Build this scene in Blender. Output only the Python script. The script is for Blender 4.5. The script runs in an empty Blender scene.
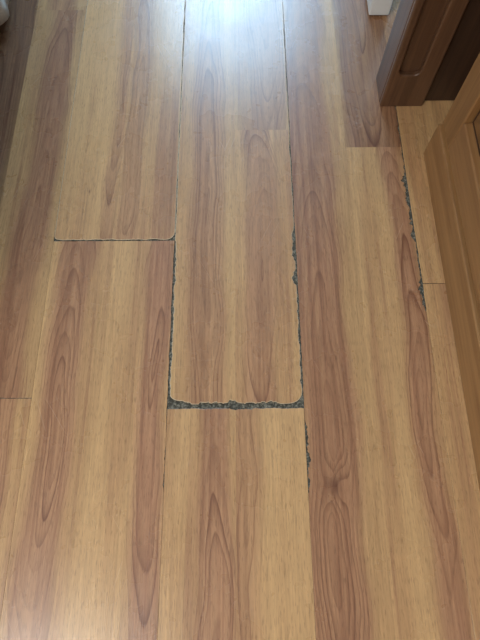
import bpy, bmesh, math, random
from mathutils import Vector, noise as mnoise
random.seed(4)
S = bpy.context.scene
S.view_settings.view_transform = 'Standard'
COL = S.collection

# ---------------------------------------------------------------- node helpers
class N:
    def __init__(s, name):
        s.mat = bpy.data.materials.new(name); s.mat.use_nodes = True
        s.t = s.mat.node_tree; s.t.nodes.clear()
        s.out = s.t.nodes.new('ShaderNodeOutputMaterial')
        s.b = s.t.nodes.new('ShaderNodeBsdfPrincipled')
        s.t.links.new(s.b.outputs[0], s.out.inputs[0])
    def put(s, sock, v):
        if isinstance(v, bpy.types.NodeSocket): s.t.links.new(v, sock)
        else: sock.default_value = v
    def m(s, op, a, b=0.0, c=0.0, clamp=False):
        n = s.t.nodes.new('ShaderNodeMath'); n.operation = op; n.use_clamp = clamp
        s.put(n.inputs[0], a); s.put(n.inputs[1], b)
        if len(n.inputs) > 2: s.put(n.inputs[2], c)
        return n.outputs[0]
    def add(s, a, b): return s.m('ADD', a, b)
    def sub(s, a, b): return s.m('SUBTRACT', a, b)
    def mul(s, a, b): return s.m('MULTIPLY', a, b)
    def pos(s):
        n = s.t.nodes.new('ShaderNodeTexCoord'); q = s.t.nodes.new('ShaderNodeSeparateXYZ')
        s.t.links.new(n.outputs['Object'], q.inputs[0]); return q.outputs
    def attr(s, name):
        n = s.t.nodes.new('ShaderNodeAttribute'); n.attribute_name = name
        q = s.t.nodes.new('ShaderNodeSeparateXYZ')
        s.t.links.new(n.outputs['Vector'], q.inputs[0]); return q.outputs
    def vec(s, x, y, z):
        n = s.t.nodes.new('ShaderNodeCombineXYZ')
        for i, v in enumerate((x, y, z)): s.put(n.inputs[i], v)
        return n.outputs[0]
    def noise(s, v, scale=1.0, detail=2.0, rough=.5):
        n = s.t.nodes.new('ShaderNodeTexNoise'); s.put(n.inputs['Vector'], v)
        n.inputs['Scale'].default_value = scale; n.inputs['Detail'].default_value = detail
        n.inputs['Roughness'].default_value = rough
        return n.outputs['Fac']
    def ss(s, v, a, b, lo=0.0, hi=1.0):
        n = s.t.nodes.new('ShaderNodeMapRange'); n.interpolation_type = 'SMOOTHSTEP'
        for i, k in enumerate((v, a, b, lo, hi)): s.put(n.inputs[i], k)
        return n.outputs[0]
    def mix(s, f, a, b, mode='MIX'):
        n = s.t.nodes.new('ShaderNodeMix'); n.data_type = 'RGBA'; n.blend_type = mode
        s.put(n.inputs[0], f)
        s.put(n.inputs[6], a if isinstance(a, bpy.types.NodeSocket) else (*a, 1))
        s.put(n.inputs[7], b if isinstance(b, bpy.types.NodeSocket) else (*b, 1))
        return n.outputs[2]
    def scale(s, c, f):
        n = s.t.nodes.new('ShaderNodeVectorMath'); n.operation = 'SCALE'
        s.put(n.inputs[0], c); s.put(n.inputs['Scale'], f); return n.outputs[0]
    def bump(s, h, strength, dist=.001):
        n = s.t.nodes.new('ShaderNodeBump'); s.put(n.inputs['Height'], h)
        n.inputs['Strength'].default_value = strength; n.inputs['Distance'].default_value = dist
        s.t.links.new(n.outputs[0], s.b.inputs['Normal'])

def lin(r, g, b):
    f = lambda c: c/12.92 if c <= .04045 else ((c+.055)/1.055)**2.4
    return tuple(f(c/255) for c in (r, g, b))

KNOTS = [(.129, .027, .015, .036, .020), (-.250, .500, .004, .010, .008)]

def laminate_mat():
    g = N('laminate_wood'); P = g.pos(); x, y = P[0], P[1]
    a1 = g.attr('w1'); a2 = g.attr('w2'); a3 = g.attr('w3')
    hcx, cy, seed = a1[0], a1[1], a1[2]
    hw, strength, bright = a2[0], a2[1], a2[2]
    tilt, freq, soft = a3[0], a3[1], a3[2]
    nlow = g.sub(g.noise(g.vec(g.mul(x, 7), g.mul(y, 3.2), seed), 1, 2), .5)
    nmed = g.sub(g.noise(g.vec(g.mul(x, 45), g.mul(y, 9), g.add(seed, 5.3)), 1, 3), .5)
    ndep = g.sub(g.noise(g.vec(g.mul(x, 3), g.mul(y, 4), g.add(seed, 2.1)), 1, 1), .5)
    dx = g.add(g.sub(x, hcx), g.mul(nlow, .055))
    dx2 = g.add(dx, g.mul(nmed, .009))
    dy = g.add(g.mul(g.sub(y, cy), tilt), g.mul(ndep, .016))
    R = g.m('SQRT', g.add(g.mul(dx2, dx2), g.mul(dy, dy)))
    kcore = 0.0
    for kx, ky, rx, ry, am in KNOTS:
        ax = g.m('DIVIDE', g.add(g.sub(x, kx), g.mul(nmed, .004)), rx); ay = g.m('DIVIDE', g.sub(y, ky), ry)
        k = g.m('EXPONENT', g.mul(g.add(g.mul(ax, ax), g.mul(ay, ay)), -1.0))
        R = g.add(R, g.mul(k, am))
        kcore = g.add(kcore, g.m('POWER', k, 9.0))
    ph = g.add(g.mul(R, freq), g.mul(nmed, .4))
    rw = g.noise(g.vec(g.mul(R, 90), seed, 0.0), 1, 1)
    ph = g.add(ph, g.mul(rw, 2.2))
    fr = g.m('FRACT', ph)
    ring = g.mul(g.m('POWER', fr, 2.6), g.sub(1.0, g.ss(fr, .88, 1.0)))
    ring = g.mul(ring, 1.7)
    rmod = g.noise(g.vec(g.mul(R, 130), g.mul(y, 1.5), seed), 1, 1)
    ring = g.mul(ring, g.ss(rmod, .3, .7, .25, 1.3))
    heart = g.sub(1.0, g.ss(g.m('ABSOLUTE', dx2), g.sub(hw, soft), g.add(hw, soft)))
    streak = g.noise(g.vec(g.mul(x, 130), g.mul(y, 2.2), seed), 1, 3, .6)
    fine = g.noise(g.vec(g.mul(x, 330), g.mul(y, 4), seed), 1, 2, .6)
    broad = g.noise(g.vec(g.mul(x, 28), g.mul(y, 1.6), g.add(seed, 9.0)), 1, 2, .5)
    fiber = g.noise(g.vec(g.mul(x, 560), g.mul(y, 22), seed), 1, 2, .6)
    pore = g.noise(g.vec(g.mul(x, 900), g.mul(y, 85), seed), 1, 1, .5)
    mott = g.noise(g.vec(g.mul(x, 60), g.mul(y, 40), seed), 1, 3, .6)
    sap = g.mix(g.ss(broad, .3, .7), lin(193, 156, 110), lin(176, 138, 97))
    hc = g.mix(g.ss(streak, .35, .7), lin(166, 122, 94), lin(142, 100, 76))
    f = g.mul(g.mul(heart, strength), g.add(.45, g.mul(streak, .8)))
    extra = g.mul(g.ss(g.add(g.mul(streak, .5), g.mul(broad, .5)), .50, .66), .62)
    f = g.m('MAXIMUM', f, extra, clamp=True)
    c = g.mix(f, sap, hc)
    rv = g.mul(ring, g.add(.09, g.mul(g.mul(heart, strength), .46)))
    c = g.mix(rv, c, lin(102, 62, 47))
    c = g.mix(g.mul(kcore, .75), c, lin(92, 57, 46))
    c = g.scale(c, g.add(.78, g.mul(fiber, .44)))
    c = g.scale(c, g.add(.80, g.mul(fine, .40)))
    c = g.scale(c, g.add(.92, g.mul(mott, .16)))
    c = g.mix(g.mul(g.ss(pore, .56, .70), .32), c, lin(88, 60, 44))
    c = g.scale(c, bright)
    # very faint scratches: thin iso-lines of stretched noise, patchy
    scr = 0.0
    for th, sd in ((.5, 3.0), (-.35, 17.0)):
        u = g.add(g.mul(x, math.cos(th)), g.mul(y, math.sin(th)))
        v = g.sub(g.mul(y, math.cos(th)), g.mul(x, math.sin(th)))
        n1 = g.noise(g.vec(g.mul(u, 26), g.mul(v, 2.2), sd), 1, 0)
        ln = g.sub(1.0, g.ss(g.m('ABSOLUTE', g.sub(n1, .60)), 0.0, .006))
        pt = g.ss(g.noise(g.vec(x, y, sd+5), 11, 1), .58, .68)
        scr = g.add(scr, g.mul(ln, pt))
    c = g.mix(g.mul(scr, .06), c, lin(205, 190, 168))
    g.put(g.b.inputs['Base Color'], c)
    sm = g.noise(g.vec(x, y, 0.0), 9, 4, .6)
    g.put(g.b.inputs['Roughness'], g.add(g.add(.21, g.mul(sm, .14)), g.mul(scr, .12)))
    g.b.inputs['Specular IOR Level'].default_value = .62
    g.bump(g.add(g.mul(fiber, .6), g.mul(pore, .5)), .28, .0006)
    return g.mat

def wood_mat(name, c1, c2, axis, rough=.4):
    g = N(name); P = g.pos()
    sc = [120, 120, 120]; sc[axis] = 3
    v = g.vec(*(g.mul(P[i], sc[i]) for i in range(3)))
    n1 = g.noise(v, 1, 3, .6)
    sc = [25, 25, 25]; sc[axis] = 1.2
    n2 = g.noise(g.vec(*(g.mul(P[i], sc[i]) for i in range(3))), 1, 2, .5)
    sc = [700, 700, 700]; sc[axis] = 30
    n3 = g.noise(g.vec(*(g.mul(P[i], sc[i]) for i in range(3))), 1, 1)
    c = g.mix(g.ss(g.add(g.mul(n1, .55), g.mul(n2, .45)), .36, .64), c1, c2)
    c = g.scale(c, g.add(.85, g.mul(n3, .30)))
    g.put(g.b.inputs['Base Color'], c)
    g.b.inputs['Roughness'].default_value = rough
    g.bump(n3, .2, .0005)
    return g.mat

def plain_mat(name, c, rough=.7, nscale=60, amt=.15):
    g = N(name); P = g.pos()
    n = g.noise(g.vec(P[0], P[1], P[2]), nscale, 4, .6)
    g.put(g.b.inputs['Base Color'], g.scale(g.mix(0.0, c, c), g.add(1-amt/2, g.mul(n, amt))))
    g.b.inputs['Roughness'].default_value = rough
    g.bump(n, .15, .001)
    return g.mat

M_LAM = laminate_mat()
M_WORN = plain_mat('worn_laminate_edge', lin(194, 178, 152), .6, 300, .9)
M_CORE = plain_mat('dark_core_edge', lin(66, 54, 42), .9, 300, .5)
def dust():
    g = N('seam_dust'); P = g.pos()
    n = g.noise(g.vec(P[0], P[1], P[2]), 300, 5, .75)
    g.put(g.b.inputs['Base Color'], g.mix(g.ss(n, .42, .66), lin(64, 62, 53), lin(142, 139, 124)))
    g.b.inputs['Roughness'].default_value = .95
    g.bump(n, .9, .003); return g.mat
M_DUST = dust()

# ---------------------------------------------------------------- floor
a, b, c, d, e = -.298, -.1025, .092, .287, .482
W = .1945
VY0, VY1 = -.22, 1.05     # finely modelled stretch
# damage: seam key -> list of (t0,t1,base,amp)
DMG = {
 ('x', b, 'R'): [(.1334, .405, .0015, .0034), (.405, .55, .0002, .0012), (.55, 1.3, .0001, .0007)],
 ('x', b, 'L'): [(.405, 1.3, .0001, .0010), (.02, .08, .0003, .0018), (.10, .405, .0004, .0010)],
 ('x', c, 'L'): [(.1334, .31, .0009, .0030), (.31, .43, .0014, .0055), (.43, .62, .0003, .0018), (.62, .95, .0001, .0012)],
 ('x', c, 'R'): [(.018, .115, .0008, .0058), (.115, .60, .0003, .0012), (.6, .9, .0001, .0010)],
 ('x', d, 'L'): [(.40, .55, .0018, .0090), (.28, .335, .0014, .0090), (.335, .40, .0008, .0024), (.55, .70, .0007, .002)],
 ('x', d, 'R'): [(.28, .42, .0003, .0012)],
 ('y', .1334, 'U'): [(-.2, .2, .0056, .0058)],
 ('y', .1334, 'D'): [(-.02, .02, .0004, .005), (-.2, .2, .0003, .0016)],
 ('y', .4056, 'U'): [(-.4, 0, .0012, .0022)],
 ('y', .4056, 'D'): [(-.4, 0, .0003, .0008)],
 ('y', .1492, 'U'): [(-.5, -.2, .0004, .0010)],
 ('y', .3258, 'U'): [(.2, .5, .0005, .0010)],
}
def off(key, t):
    if key is None: return 0.0
    r = .0001
    for t0, t1, base, amp in DMG.get(key, []):
        if t0 <= t <= t1:
            u = (t-t0)/(t1-t0)
            env = min(1, math.sin(math.pi*u)*3)
            h = {'L': 1.3, 'R': 7.7, 'U': 3.1, 'D': 5.9}[key[2]] + key[1]*37
            n = .35 + .9*mnoise.noise(Vector((t*55, h, 0))) + .5*mnoise.noise(Vector((t*190, h, 4))) + .25*mnoise.noise(Vector((t*600, h, 9)))
            v = base + amp*env*max(0, n)
            r = max(r, v)
    return r

def outline(p, extra):
    x0, x1, y0, y1 = p['x0'], p['x1'], p['y0'], p['y1']
    K = p['keys']
    fL = lambda t: off(K['L'], t) + (extra if K['L'] else 0)
    fR = lambda t: off(K['R'], t) + (extra if K['R'] else 0)
    fB = lambda t: off(K['B'], t) + (extra if K['B'] else 0)
    fT = lambda t: off(K['T'], t) + (extra if K['T'] else 0)
    vis = y1 > VY0 and y0 < VY1 and x1 > -.55 and x0 < .5
    def samples(s, t):
        L = abs(t-s)
        n = max(2, int(L/(.0012 if vis else .2)))
        return [s+(t-s)*i/n for i in range(n+1)]
    rr = lambda q, k1, k2: (p['r'].get(q, .0015) if (K[k1] and K[k2]) else 0)
    rBL, rBR, rTR, rTL = rr('BL','L','B'), rr('BR','R','B'), rr('TR','R','T'), rr('TL','L','T')
    pts = []
    for t in samples(x0+rBL, x1-rBR): pts.append((t, y0+fB(t)))
    if rBR:
        A = (x1-rBR, y0+fB(x1-rBR)); C = (x1-fR(y0+rBR), y0+rBR)
        arc(pts, A, C, (C[0], A[1]))
    for t in samples(y0+rBR, y1-rTR): pts.append((x1-fR(t), t if rBR or t > y0 else y0+fB(x1)))
    if rTR:
        A = (x1-fR(y1-rTR), y1-rTR); C = (x1-rTR, y1-fT(x1-rTR))
        arc(pts, A, C, (A[0], C[1]))
    for t in samples(x1-rTR, x0+rTL): pts.append((t, y1-fT(t)))
    if rTL:
        A = (x0+rTL, y1-fT(x0+rTL)); C = (x0+fL(y1-rTL), y1-rTL)
        arc(pts, A, C, (C[0], A[1]))
    for t in samples(y1-rTL, y0+rBL): pts.append((x0+fL(t), t))
    if rBL:
        A = (x0+fL(y0+rBL), y0+rBL); C = (x0+rBL, y0+fB(x0+rBL))
        arc(pts, A, C, (A[0], C[1]))
    return pts
def arc(pts, A, C, Q):
    for i in range(1, 9):
        t = i/9
        pts.append(((1-t)**2*A[0]+2*t*(1-t)*Q[0]+t*t*C[0], (1-t)**2*A[1]+2*t*(1-t)*Q[1]+t*t*C[1]))

pieces = []
def plank(xa, xb, ya, yb, left, right, r=None, ch=.0002):
    xm = (xa+xb)/2
    for side, lst in (('l', left), ('r', right)):
        for i, (ys, prm) in enumerate(lst):
            y0 = ya if i == 0 else ys
            y1 = yb if i == len(lst)-1 else lst[i+1][0]
            x0, x1 = (xa, xm) if side == 'l' else (xm, xb)
            keys = {'L': ('x', xa, 'R') if side == 'l' else None,
                    'R': ('x', xb, 'L') if side == 'r' else None,
                    'B': ('y', ya, 'U') if i == 0 else None,
                    'T': ('y', yb, 'D') if i == len(lst)-1 else None}
            pieces.append(dict(x0=x0, x1=x1, y0=y0, y1=y1, keys=keys, r=r or {}, prm=prm, ch=ch))
def P(hc, hw, st, cy, br=1.0, tilt=.08, freq=190, soft=.010):
    return (hc, hw, st, cy, br, tilt, freq, soft)
def RP():
    return P(random.uniform(-.03, .03), random.uniform(.01, .035), random.uniform(.5, 1), random.uniform(-.5, 3), random.uniform(.95, 1.03))

aL = a-W
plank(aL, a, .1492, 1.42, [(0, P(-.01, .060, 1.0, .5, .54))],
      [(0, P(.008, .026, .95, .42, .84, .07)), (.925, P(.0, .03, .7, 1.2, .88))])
plank(aL, a, -1.05, .1492, [(0, RP())], [(0, P(.0, .034, .9, -.02, .95, .08))])
plank(a, b, .4056, 1.70, [(0, P(.036, .012, .6, .9, .96, .04))], [(0, P(-.028, .018, .60, .60, .97, .05))],
      r={'BL': .010, 'BR': .018}, ch=.0008)
plank(a, b, -.90, .4056, [(0, P(-.010, .028, .90, .10, .96, .10))], [(0, P(.026, .020, 1.0, .22, .99, .08))])
plank(b, c, .1334, 1.42, [(0, P(.008, .030, .65, .45, .99, .05))],
      [(0, P(-.010, .024, .75, .34, 1.02, .12)), (.627, P(.01, .035, .7, 1.0, .94))],
      r={'BL': .022, 'BR': .026}, ch=.0007)
plank(b, c, -1.05, .1334, [(0, P(.020, .022, .9, -.30, .99, .06))], [(0, P(-.036, .016, .50, .0, 1.01, .05))])
plank(c, d, -.62, 1.60, [(0, P(-.013, .038, .95, .03, .93, .07))],
      [(0, P(.028, .018, .9, .15, .99, .08)), (.588, P(.005, .05, .95, 1.0, .78))])
plank(d, e, .3258, 1.6, [(0, P(.09, .01, .5, .5, .98))], [(0, RP())])
plank(d, e, -.9, .3258, [(0, P(.09, .01, .5, .0, 1.0))], [(0, RP())])
def fill(xa, xb, ya, yb):
    L = 1.28; y = ya
    while y < yb-.01:
        y2 = min(yb, y+random.uniform(.5, 1)*L)
        if yb-y2 < .2: y2 = yb
        plank(xa, xb, y, y2, [(0, RP())], [(0, RP())]); y = y2
YN, YF = -2.4, 3.0
for xa, xb, lo, hi in ((aL, a, -1.05, 1.42), (a, b, -.9, 1.7), (b, c, -1.05, 1.42), (c, d, -.62, 1.6), (d, e, -.9, 1.6)):
    fill(xa, xb, YN, lo); fill(xa, xb, hi, YF)
xx = aL
while xx > -2.2: fill(xx-W, xx, YN, YF); xx -= W
XL = xx
xx = e
while xx < 1.0: fill(xx, xx+W, YN, YF); xx += W
XR = xx

verts, faces, mats, A1, A2, A3 = [], [], [], [], [], []
for i, p in enumerate(pieces):
    o_out = outline(p, 0.0); o_in = outline(p, p['ch'])
    n = len(o_out); base = len(verts)
    verts += [(x, y, 0.0) for x, y in o_in]
    verts += [(x, y, -p['ch']*.5) for x, y in o_out]
    verts += [(x, y, -.008) for x, y in o_out]
    xm = (p['x0']+p['x1'])/2
    hc, hw, st, cy, br, tilt, fr, soft = p['prm']
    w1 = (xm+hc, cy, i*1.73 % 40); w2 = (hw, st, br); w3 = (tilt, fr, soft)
    def F(f, m):
        faces.append(f); mats.append(m); A1.append(w1); A2.append(w2); A3.append(w3)
    F([base+k for k in range(n)], 0)
    for k in range(n):
        k2 = (k+1) % n
        F([base+n+k, base+n+k2, base+k2, base+k], 1 if p['ch'] > .0005 else 0)
        F([base+2*n+k, base+2*n+k2, base+n+k2, base+n+k], 2)
ub = len(verts)
DZ = -.0013
verts += [(XL, YN, DZ), (XR, YN, DZ), (XR, YF, DZ), (XL, YF, DZ)]
faces.append([ub, ub+1, ub+2, ub+3]); mats.append(3); A1.append((0, 0, 0)); A2.append((0, 0, 0)); A3.append((0, 0, 0))
me = bpy.data.meshes.new('floor'); me.from_pydata(verts, [], faces)
for m in (M_LAM, M_WORN, M_CORE, M_DUST): me.materials.append(m)
me.polygons.foreach_set('material_index', mats)
for nm, dat in (('w1', A1), ('w2', A2), ('w3', A3)):
    at = me.attributes.new(nm, 'FLOAT_VECTOR', 'FACE')
    at.data.foreach_set('vector', [q for v in dat for q in v])
me.update()
floor = bpy.data.objects.new('floor', me); COL.objects.link(floor)

# ---------------------------------------------------------------- helpers for built objects
def mesh_obj(name, bm, mat, parent=None, bevel=0, smooth=False):
    me = bpy.data.meshes.new(name); bmesh.ops.recalc_face_normals(bm, faces=bm.faces[:]); bm.to_mesh(me); bm.free()
    o = bpy.data.objects.new(name, me); COL.objects.link(o)
    for m in (mat if isinstance(mat, (list, tuple)) else [mat]): me.materials.append(m)
    if parent: o.parent = parent
    if bevel:
        md = o.modifiers.new('bev', 'BEVEL'); md.width = bevel; md.segments = 3; md.limit_method = 'ANGLE'
    if smooth:
        for f in me.polygons: f.use_smooth = True
    return o
def addbox(bm, x0, x1, y0, y1, z0, z1):
    v = [bm.verts.new(q) for q in ((x0,y0,z0),(x1,y0,z0),(x1,y1,z0),(x0,y1,z0),(x0,y0,z1),(x1,y0,z1),(x1,y1,z1),(x0,y1,z1))]
    for f in ((0,3,2,1),(4,5,6,7),(0,1,5,4),(1,2,6,5),(2,3,7,6),(3,0,4,7)): bm.faces.new([v[i] for i in f])
def box(name, x0, x1, y0, y1, z0, z1, mat, parent=None, bevel=0):
    bm = bmesh.new(); addbox(bm, x0, x1, y0, y1, z0, z1); return mesh_obj(name, bm, mat, parent, bevel)
def empty(name, loc=(0, 0, 0)):
    o = bpy.data.objects.new(name, None); COL.objects.link(o); o.location = loc; return o

OAK_Z = wood_mat('honey_oak_vertical', lin(152, 114, 72), lin(124, 90, 54), 2)
OAK_Y = wood_mat('honey_oak_lengthwise', lin(158, 120, 78), lin(132, 96, 60), 1)
BRN_Z = wood_mat('brown_frame_wood', lin(102, 73, 52), lin(78, 54, 38), 2, .32)
DRK_Z = wood_mat('dark_frame_wood', lin(70, 49, 35), lin(54, 37, 26), 2, .45)
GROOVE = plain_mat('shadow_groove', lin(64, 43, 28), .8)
WHITE = plain_mat('white_paint', lin(215, 217, 218), .5, 40, .04)
PLAST = plain_mat('wall_paint', lin(205, 203, 198), .9, 80, .06)

# cabinet with framed doors
cab = empty('wooden_cabinet')
CX, CY1, CXB = .322, .575, .79
box('plinth', CX, CXB, -1.30, CY1, .0, .072, OAK_Y, cab, .0025)
box('carcass', CX+.018, CXB, -1.30, CY1-.003, .072, 2.0, OAK_Z, cab, .002)
yy = CY1-.004; k = 0
while yy > -1.2:
    y1, y0 = yy, yy-.46
    X0, X1 = CX+.003, CX+.018
    st, z0, z1 = .055, .079, 1.96
    box(f'door{k}_stile_a', X0, X1, y1-st, y1, z0, z1, OAK_Z, cab, .003)
    box(f'door{k}_stile_b', X0, X1, y0, y0+st, z0, z1, OAK_Z, cab, .003)
    box(f'door{k}_rail_bottom', X0, X1, y0+st, y1-st, z0, z0+.06, OAK_Y, cab, .003)
    box(f'door{k}_rail_top', X0, X1, y0+st, y1-st, z1-.06, z1, OAK_Y, cab, .003)
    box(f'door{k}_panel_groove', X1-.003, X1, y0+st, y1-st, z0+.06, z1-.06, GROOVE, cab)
    bm = bmesh.new()
    gq = .004
    p0 = [(X1-.003, y0+st+gq, z0+.06+gq), (X1-.003, y1-st-gq, z0+.06+gq), (X1-.003, y1-st-gq, z1-.06-gq), (X1-.003, y0+st+gq, z1-.06-gq)]
    i_ = .035
    p1 = [(X0+.003, y0+st+i_, z0+.06+i_), (X0+.003, y1-st-i_, z0+.06+i_), (X0+.003, y1-st-i_, z1-.06-i_), (X0+.003, y0+st+i_, z1-.06-i_)]
    v0 = [bm.verts.new(q) for q in p0]; v1 = [bm.verts.new(q) for q in p1]
    bm.faces.new(v1)
    for q in range(4): bm.faces.new([v0[q], v0[(q+1) % 4], v1[(q+1) % 4], v1[q]])
    mesh_obj(f'door{k}_panel', bm, OAK_Z, cab)
    yy = y0-.004; k += 1

# door frame: post with rounded recessed flute, dark rebate beside it
df = empty('door_frame')
x0, x1, yf = .257, .334, .677
box('post', x0, x1, yf+.010, .745, 0, 2.1, BRN_Z, df, .002)
bm = bmesh.new()
xi0, xi1, zb, r = .270, .306, .070, .010
prof = [(x0, 0), (x1, 0), (x1, 2.1), (xi1, 2.1)]
prof += [(xi1-r+r*math.cos(t), zb+r-r*math.sin(t)) for t in [math.pi/2*i/6 for i in range(7)]]
prof += [(xi0+r-r*math.sin(t), zb+r-r*math.cos(t)) for t in [math.pi/2*i/6 for i in range(7)]]
prof += [(xi0, 2.1), (x0, 2.1)]
f = bm.faces.new([bm.verts.new((px, yf, pz)) for px, pz in prof])
ex = bmesh.ops.extrude_face_region(bm, geom=[f])
bmesh.ops.translate(bm, verts=[v for v in ex['geom'] if isinstance(v, bmesh.types.BMVert)], vec=(0, .010, 0))
mesh_obj('moulded_front', bm, BRN_Z, df, .003)
box('rebate_board', x1, .79, .690, .745, 0, 2.1, DRK_Z, df, .002)

# white door leaf beyond the frame
d1 = empty('door_1')
box('leaf', .258, .298, .90, 1.66, .004, 2.05, WHITE, d1, .003)
box('handle_plate', .252, .258, 1.52, 1.56, .95, 1.12, plain_mat('brushed_metal', lin(150, 150, 150), .3), d1, .001)

# bed with overhanging bedspread (left)
bed = empty('bed')
FAB = plain_mat('quilted_cotton', lin(200, 196, 188), .95, 400, .5)
BEDW = wood_mat('dark_bed_wood', lin(70, 46, 32), lin(52, 34, 24), 1)
box('bed_base', -1.9, -.51, .10, 2.3, .0, .30, BEDW, bed, .01)
box('mattress', -1.9, -.50, .10, 2.3, .30, .50, BEDW, bed, .04)
bm = bmesh.new()   # draped side with folds
NY, NZ = 160, 24; g = []
for i in range(NY+1):
    row = []
    y = .84+i*(1.42/NY)
    for j in range(NZ+1):
        t = j/NZ; z = .52-t*.50
        fold = .012*math.sin(y*42+math.sin(y*9)*1.5)*t + .005*math.sin(y*95)*t
        row.append(bm.verts.new((-.497+.045*t**.8+fold, y, z)))
    g.append(row)
for i in range(NY):
    for j in range(NZ): bm.faces.new((g[i][j], g[i+1][j], g[i+1][j+1], g[i][j+1]))
sp = mesh_obj('bedspread_drape', bm, FAB, bed, 0, True)
md = sp.modifiers.new('sol', 'SOLIDIFY'); md.thickness = .004

# ---------------------------------------------------------------- room shell
RX0, RX1 = XL+.02, .80
box('wall_left', RX0-.1, RX0, YN, YF, 0, 2.6, PLAST)
box('wall_right', RX1, RX1+.1, YN, YF, 0, 2.6, PLAST)
box('wall_back', RX0-.1, RX1+.1, YN-.1, YN, 0, 2.6, PLAST)
box('ceiling', RX0-.1, RX1+.1, YN-.1, YF+.15, 2.6, 2.7, PLAST)
wx0, wx1, wz0, wz1 = -.50, .42, .85, 2.15
bm = bmesh.new()
addbox(bm, RX0-.1, wx0, YF, YF+.15, 0, 2.6); addbox(bm, wx1, RX1+.1, YF, YF+.15, 0, 2.6)
addbox(bm, wx0, wx1, YF, YF+.15, 0, wz0); addbox(bm, wx0, wx1, YF, YF+.15, wz1, 2.6)
mesh_obj('wall_far', bm, PLAST)
win = empty('window_1')
for nm, q in (('jamb_l', (wx0, wx0+.05, wz0, wz1)), ('jamb_r', (wx1-.05, wx1, wz0, wz1)), ('sill', (wx0, wx1, wz0, wz0+.05)),
              ('head', (wx0, wx1, wz1-.05, wz1)), ('mullion', (-.06, -.02, wz0, wz1))):
    box(nm, q[0], q[1], YF+.03, YF+.09, q[2], q[3], WHITE, win, .004)

# ---------------------------------------------------------------- light
def area(name, loc, rot, sx, sy, power, col):
    L = bpy.data.lights.new(name, 'AREA'); L.shape = 'RECTANGLE'; L.size = sx; L.size_y = sy
    L.energy = power; L.color = col
    o = bpy.data.objects.new(name, L); COL.objects.link(o); o.location = loc; o.rotation_euler = rot; return o
area('daylight', ((wx0+wx1)/2, YF+.14, (wz0+wz1)/2), (math.radians(-90), 0, 0), .9, 1.25, 84, (.42, .71, 1.0))
area('overhead_fill', (-1.25, -1.3, 2.55), (0, 0, 0), 1.0, 1.0, 73, (1.0, .96, .90))  # unseen fill, added for soft even light and shade beside the bed
w = bpy.data.worlds.new('world'); S.world = w; w.use_nodes = True
w.node_tree.nodes['Background'].inputs[0].default_value = (.62, .78, 1, 1)
w.node_tree.nodes['Background'].inputs[1].default_value = 1.5

# ---------------------------------------------------------------- camera
cam = bpy.data.cameras.new('camera'); co = bpy.data.objects.new('camera', cam); COL.objects.link(co)
cam.sensor_fit = 'VERTICAL'; cam.sensor_height = 32; cam.lens = 25; cam.clip_start = .01
co.location = (0, 0, .711); co.rotation_euler = (math.radians(20.6), 0, math.radians(-.4))
S.camera = co
